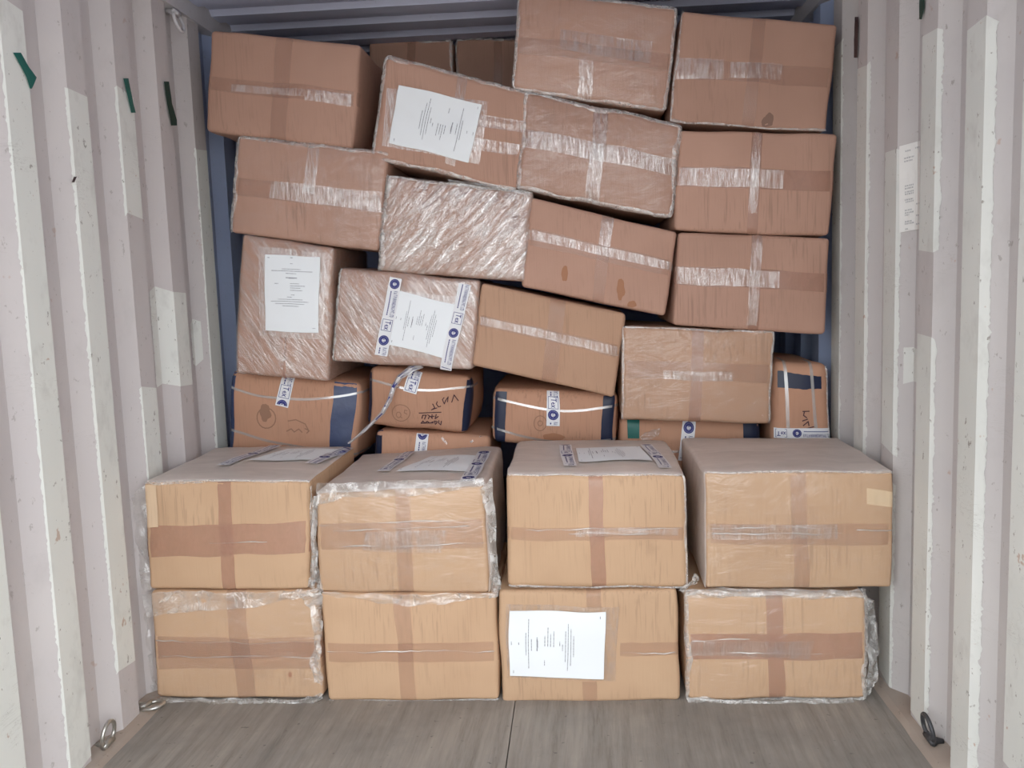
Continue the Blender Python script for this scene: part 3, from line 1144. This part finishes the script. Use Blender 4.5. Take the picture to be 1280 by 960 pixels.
b = Box('strapped carton with VCM scrawl in marker and a crumpled tape tail', [(463, 458), (588, 470), (584, 541), (459, 531)], YS, seed=12, mat=M_SACK, r=.022, bulge=.022, rough=.008, group=G_SACK, depth=.5)
b.patch('corner_tape', M_NAVY, [(.97, .06), (1.13, .02), (1.10, .98), (.94, .98)], .003, 6, 14, wob=.012)
b.patch('corner_tape', M_NAVY, [(-.12, .02), (.02, .10), (.03, .95), (-.12, 1.0)], .003, 6, 14, wob=.012)
b.strap(.22, .18, sag=.10)
b.printed_tape((521, 462), (514, 489), .048, .55, period=.18)


def zz(o, sc, pts): return [(o[0] + x / sc, o[1] + y / sc) for x, y in pts]


o_, sc_ = (470, 460), 9.846
b.strokes([zz(o_, sc_, p) for p in (
    [(940, 420), (965, 330), (1020, 400)], [(885, 415), (892, 352), (860, 400), (845, 440), (820, 385), (840, 360)],
    [(800, 470), (770, 478), (745, 440), (755, 410)], [(700, 440), (725, 492), (685, 518), (750, 492)],
    [(540, 560), (800, 545)], [(570, 630), (580, 590), (620, 590), (600, 640)], [(640, 585), (660, 600), (645, 635)], [(690, 580), (690, 630), (670, 605), (715, 600)], [(740, 575), (725, 630), (765, 600)],
    [(555, 690), (580, 665), (600, 690), (630, 668), (660, 690), (700, 670)], [(560, 690), (700, 684)], [(725, 700), (715, 660), (750, 665), (735, 690)], [(770, 650), (765, 680), (790, 700), (800, 655)])], .0036, M_MARK)
b.strokes([zz(o_, sc_, [(320 + 112 * math.cos(a / 3), 545 + 105 * math.sin(a / 3)) for a in range(20)]),
           zz(o_, sc_, [(290 + 30 * math.cos(a / 2), 570 + 35 * math.sin(a / 2)) for a in range(14)]), zz(o_, sc_, [(310, 590), (330, 610)]),
           zz(o_, sc_, [(400, 520), (370, 510), (362, 545), (395, 565)])], .003, M_MARKF, 'round_stamp')
# crumpled tail of printed tape hanging down to the row in front
path = [(527, 456), (514, 461), (500, 471), (492, 484), (487, 500), (478, 516), (463, 531), (450, 543), (436, 554)]
vs, fs = [], []
for i, (px, py) in enumerate(path):
    for t in range(4):
        if i == len(path) - 1 and t: continue
        qx = px if i == len(path) - 1 else px + (path[i + 1][0] - px) * t / 4
        qy = py if i == len(path) - 1 else py + (path[i + 1][1] - py) * t / 4
        k = i + t / 4
        w = 9 - 6 * min(1, k / 8) + 1.5 * noise.noise(Vector((k, 2, 2)))
        dx, dy = (.6, .8) if k < 2 else (.85, .5)
        Yk = YS - .045 - .30 * max(0, (k - 3) / 5) * .5
        for j in range(5):
            f = j / 4 - .5
            p = at_y(qx + dx * w * f, qy + dy * w * f, Yk)
            p.y += .012 * noise.noise(Vector((k * 1.5, j * .8, 7))) - .012 * (1 - 4 * f * f)
            vs.append(p)
tail = mesh('tape_tail', vs, grid_faces(5, len(vs) // 5), b.root, mat_film('crumpled_white_tape', .75, 0, .3, .25, 40, bump=1, dist=.008, patchy=.2, col=(.66, .66, .68)), True)
vs2, fs2 = [], []
for (r0, c0, rl, cl) in ((5, 1, 3, 2), (10, 1, 2, 2), (15, 1, 3, 1), (20, 2, 2, 1), (2, 1, 2, 2)):
    k0 = len(vs2)
    for (rr_, cc_) in ((r0, c0), (r0, c0 + cl), (r0 + rl, c0 + cl), (r0 + rl, c0)):
        q = vs[rr_ * 5 + cc_]
        vs2.append(q + Vector((0, -.002, 0)))
    fs2.append((k0, k0 + 1, k0 + 2, k0 + 3))
mesh('print', vs2, fs2, tail, M_BLUE)['kind'] = 'stuff'

b = Box('flattened carton peeking out beneath the VCM-marked carton', [(470, 540), (612, 545), (610, 640), (468, 640)], YS, seed=13, mat=M_SACK, r=.02, bulge=.015, rough=.008, group=G_SACK, depth=.5)
b.printed_tape((528, 541), (524, 590), .048, .1, period=.18)
b.patch('corner_tape', M_NAVY, [(-.1, -.05), (.06, -.05), (.06, 1), (-.1, 1)], .003, 6, 10)
b.strokes([[(553, 548), (558, 554)], [(588, 552), (600, 544), (612, 543)]], .008, M_FOLD, 'film_crease')

b = Box('squat strapped carton with a black tape band at both ends', [(617, 484), (772, 492), (768, 560), (617, 552)], YS, seed=14, mat=M_SACK, r=.022, bulge=.02, rough=.007, group=G_SACK, depth=.5)
b.patch('corner_tape', M_NAVY, [(.01, .06), (.105, .06), (.095, 1.1), (.01, 1.1)], .003, 6, 14, wob=.008)
b.patch('corner_tape', M_NAVY, [(.885, .06), (.985, .0), (.975, 1.1), (.88, 1.1)], .003, 6, 14, wob=.008)
b.strap(.18, .20, sag=.16); b.strap(.74, .85, sag=.12)
b.printed_tape((692, 487), (692, 531), .048, .6, period=.17)
b.strokes([[(676 + 8 * math.cos(a / 2.5), 528 + 9 * math.sin(a / 2.5)) for a in range(17)], [(676 + 3 * math.cos(a / 2), 528 + 3 * math.sin(a / 2)) for a in range(14)]], .003, M_MARKF, 'round_stamp')
b.blot(692, 545, 14, 5, M_STAIN2, seed=5)

b = Box('mostly hidden carton with a green tape corner behind the second row', [(776, 524), (950, 526), (948, 640), (776, 640)], YS, seed=15, mat=M_SACK, r=.02, bulge=.012, rough=.006, group=G_SACK, depth=.5)
b.patch('corner_tape', M_GREEN, [(.05, .0), (.14, .0), (.14, .2), (.055, .2)], .003, 5, 5)
b.patch('corner_tape', M_NAVY, [(.88, .02), (1.06, .02), (1.06, .5), (.88, .5)], .003, 5, 8)
b.printed_tape((861, 527), (855, 575), .05, .0, period=.18)
b.film([(800, 545, 803, 552), (812, 538, 816, 548), (826, 535, 824, 545)], seed=16)
b.strap(.33, .33, sag=0)

b = Box('upright strapped carton squeezed between stack and right wall', [(966, 452), (1036, 456), (1038, 570), (964, 570)], YS - .02, seed=16, mat=M_SACK, r=.03, bulge=.012, rough=.006, group=G_SACK, depth=.5)
b.patch('corner_tape', M_NAVY, [(.08, .10), (.86, .13), (.86, .26), (.08, .27)], .003, 12, 5, wob=.015)
b.strap(.20, .30, vert=True, sag=.0, w=.012, a1=1.0); b.strap(.66, .78, vert=True, sag=.0, w=.012, a1=1.0)
b.printed_tape((966, 541), (1040, 541), .04, .7, flip=-1)
b.strokes([[(1002, 513), (1010, 513)], [(1004, 513), (1003, 518), (1007, 521)], [(1002, 525), (1008, 523)], [(1003, 531), (1009, 526), (1010, 531)], [(1003, 536), (1018, 532)]], .004, M_MARK)
b.rim(sides='R', rad=.004)

# ---- the leaning stack -------------------------------------------------------
YU = 3.22
b = Box('carton just above the second row with two clear tape strips crossing', [(778, 408), (967, 415), (962, 531), (777, 524)], YU, seed=21, mat=M_MID, group=G_UP)
b.htape(.36, .55, tilt=-.01, mat=M_TAPEF); b.vtape(.455, .535)
b.ppatch('clear_tape', M_TAPES, [(829, 463), (915, 464), (915, 476), (829, 474)], off=.0035, amp=.003)
b.rim(sides='LRT', rad=.004)
b.shell('film', M_FILM, .004, 'FR', amp=.002)

b = Box('tilted bare carton dipping right above the squat strapped carton', [(602, 354), (783, 392), (768, 497), (590, 456)], YU, seed=22, mat=M_MID, group=G_UP)
b.htape(.38, .52, tilt=.0, mat=M_TAPEF); b.vtape(.475, .58, lean=.01, mat=M_TAPEF)
b.htape(.40, .50, mat=M_TAPES, off=.003, name='clear_tape')

b = Box('film-wrapped carton with document framed by blue printed tape', [(425, 334), (600, 352), (591, 463), (416, 451)], YU, seed=23, mat=M_CART2, group=G_UP)
b.shell('film', M_FILMW, .004, 'FTLR', amp=.003)
b.ppatch('clear_tape', M_TAPES, [(486, 362), (580, 372), (570, 455), (472, 440)], off=.006)
b.rim(sides='L', rad=.005)
b.document([(501, 364), (577, 383), (561, 449), (487, 430)], 'left', off=.009, seed=23)
b.printed_tape((497, 348), (478, 443), .044, .0, off=.012)
b.printed_tape((582, 356), (557, 461), .044, .22, off=.012)

b = Box('upright film-wrapped carton with portrait document by left wall', [(303, 293), (416, 309), (411, 476), (294, 467)], YU, seed=24, mat=M_CART2, group=G_UP)
b.shell('film', M_FILMW, .004, 'FTLR', amp=.003)
b.vtape(.52, .545, v0=.7, off=.005)
b.ppatch('clear_tape', M_TAPES, [(324, 308), (412, 316), (404, 424), (326, 420)], off=.006)
b.document([(332.5, 318), (400, 320.5), (399.5, 415.5), (333.5, 413.5)], 'up', off=.009, seed=24)

b = Box('shiny carton entirely covered in wrinkled clear film, no paper', [(484, 220), (666, 241), (656, 352), (473, 338)], YU, seed=25, mat=M_CART2, group=G_UP)
b.shell('film', mat_film('silvery_wrinkled_film', .12, 0, .6, .22, 46, (1, 1, .2), (0, -.75, 0), bump=1.0, dist=.012, patchy=.52, col=(.76, .71, .66)), .004, 'FTLR', amp=.004)
b.rim(sides='L', rad=.010); b.rim(sides='T', rad=.004)
b.film([(560, 224, 562, 231), (610, 231, 612, 236), (662, 240, 664, 246)], seed=17)

b = Box('tilted carton with brown drip stains right of the shiny wrapped carton', [(664, 246), (847, 291), (832, 396), (652, 358)], YU, seed=26, mat=M_CART2, group=G_UP)
b.htape(.34, .52, mat=M_TAPEF); b.vtape(.49, .57, mat=M_TAPEF)
b.htape(.36, .46, mat=M_TAPES, off=.003, name='clear_tape', u0=-.03, u1=1.02); b.vtape(.49, .57, v1=.35, mat=M_TAPES, off=.0035, name='clear_tape')
b.blot(706, 342, 4, 10, M_STAIN2, seed=1); b.blot(776, 361, 5, 13, M_STAIN2, seed=2); b.blot(790, 381, 6, 4, M_STAIN2, seed=3)

b = Box('right-column carton, lowest of the three stacked against right wall', [(849, 290), (1038, 297), (1031, 418), (840, 406)], YU, seed=27, mat=M_CART2, group=G_UP)
b.htape(.36, .56, tilt=.0); b.vtape(.48, .55, lean=.02)
b.htape(.37, .55, u0=-.03, u1=.68, mat=M_TAPES, off=.003, name='clear_tape'); b.vtape(.485, .555, v1=.95, mat=M_TAPES, off=.0035, name='clear_tape')

b = Box('left-column carton above the portrait document, film at left edge', [(298, 170), (485, 191), (473, 314), (289, 291)], YU, seed=28, mat=M_CART2, group=G_UP)
b.htape(.42, .60, mat=M_TAPEF); b.vtape(.47, .55, v1=.5, mat=M_TAPES, off=.003, name='clear_tape')
b.ppatch('clear_tape', M_TAPES, [(340, 226), (478, 240), (476, 266), (338, 247)], off=.0035, amp=.003)
b.rim(sides='LT', rad=.006)
b.shell('film', M_FILM, .004, 'FL', amp=.002)

b = Box('right-column carton in the middle of the three beside right wall', [(849, 163), (1047, 167), (1036, 295), (842, 288)], YU, seed=29, mat=M_CART2, group=G_UP)
b.htape(.36, .56); b.vtape(.46, .53, lean=.01)
b.htape(.37, .55, u0=-.03, u1=.68, mat=M_TAPES, off=.003, name='clear_tape'); b.vtape(.47, .525, v1=.8, mat=M_TAPES, off=.0035, name='clear_tape')

b = Box('tilted carton edged in bunched plastic with a bright clear tape cross', [(657, 114), (852, 156), (839, 272), (646, 236)], YU, seed=30, mat=M_CART2, r=.018, group=G_UP)
b.htape(.37, .55, tilt=.0); b.vtape(.445, .535)
b.htape(.37, .55, u0=.0, u1=1.0, mat=M_TAPES, off=.003, name='clear_tape'); b.vtape(.445, .535, v0=0, v1=1, mat=M_TAPES, off=.0035, name='clear_tape')
b.rim(rad=.008)
b.shell('film', M_FILM, .004, 'F', amp=.002)

b = Box('tilted carton near the top carrying a creased white document', [(482, 68), (663, 116), (646, 238), (464, 198)], YU, seed=31, mat=M_CART2, r=.022, group=G_UP)
b.vtape(.50, .57, mat=M_TAPES, v0=0, v1=.9, name='clear_tape', off=.0025)
b.ppatch('clear_tape', M_TAPES, [(596, 143), (658, 152), (654, 166), (594, 158)], off=.003, amp=.002)
b.ppatch('clear_tape', M_TAPES, [(590, 172), (650, 181), (647, 195), (588, 188)], off=.003, amp=.002)
b.ppatch('clear_tape', M_TAPES, [(484, 110), (612, 128), (600, 206), (478, 182)], off=.004)
b.document([(500, 107), (604, 132), (586, 204), (487, 179)], 'right', off=.007, seed=31, amp=.004)
b.rim(sides='LTB', rad=.007)

b = Box('topmost far-left carton under the roof, its dark right side showing', [(264, 37), (451, 56), (441, 186), (256, 163)], YU, seed=32, mat=M_CART2, r=.016, group=G_UP)
b.htape(.46, .60, tilt=-.01, mat=M_TAPEF); b.vtape(.44, .55, v0=0, mat=M_TAPEF)
b.ppatch('clear_tape', M_TAPES, [(383, 113), (440, 118), (438, 134), (382, 127)], off=.003, amp=.003)
b.ppatch('clear_tape', M_TAPES, [(290, 106), (382, 113), (382, 122), (290, 115)], off=.003, amp=.002)

b = Box('highest carton, cut by the top of the photo, wrinkled tape patch', [(648, -9), (848, 9), (833, 139), (641, 111)], YU, seed=33, mat=M_CART2, r=.018, group=G_UP)
b.htape(.45, .62, mat=M_TAPEF)
b.ppatch('clear_tape', M_TAPES, [(700, 38), (815, 52), (812, 80), (698, 64)], off=.0035, amp=.004)
b.vtape(.42, .51, v0=.62, v1=1, mat=M_TAPES, off=.003, name='clear_tape')
b.rim(rad=.006)
b.shell('film', M_FILM, .004, 'F', amp=.002)

b = Box('top right-hand carton by the wall with a dark hand-sized stain', [(852, 14), (1048, 30), (1033, 165), (836, 152)], YU, seed=34, mat=M_CART2, group=G_UP)
b.htape(.42, .60, tilt=-.01, mat=M_TAPEF); b.vtape(.46, .54, mat=M_TAPEF)
b.ppatch('clear_tape', M_TAPES, [(845, 71), (904, 75), (903, 100), (843, 98)], off=.003, amp=.002)
b.ppatch('clear_tape', M_TAPES, [(912, 78), (978, 80), (976, 100), (910, 98)], off=.003, amp=.002)
b.blot(958, 152, 8, 6, M_STAIN, seed=8); b.blot(961, 147, 5, 6, M_STAIN, seed=12)
b.rim(sides='LB', rad=.004)

# ---- boxes further back under the roof
b = Box('shadowed carton far back under the roof, left of two', [(462, 50), (566, 50), (566, 165), (462, 165)], 4.0, seed=41, mat=M_CART2, r=.016, group='cartons at the back under the roof')
b.rim(sides='TR', rad=.006); b.vtape(.45, .55)
b = Box('shadowed carton far back under the roof, right of two', [(570, 49), (676, 49), (676, 165), (570, 165)], 4.0, seed=42, mat=M_CART2, r=.016, group='cartons at the back under the roof')
b.rim(sides='TL', rad=.006); b.vtape(.45, .55)
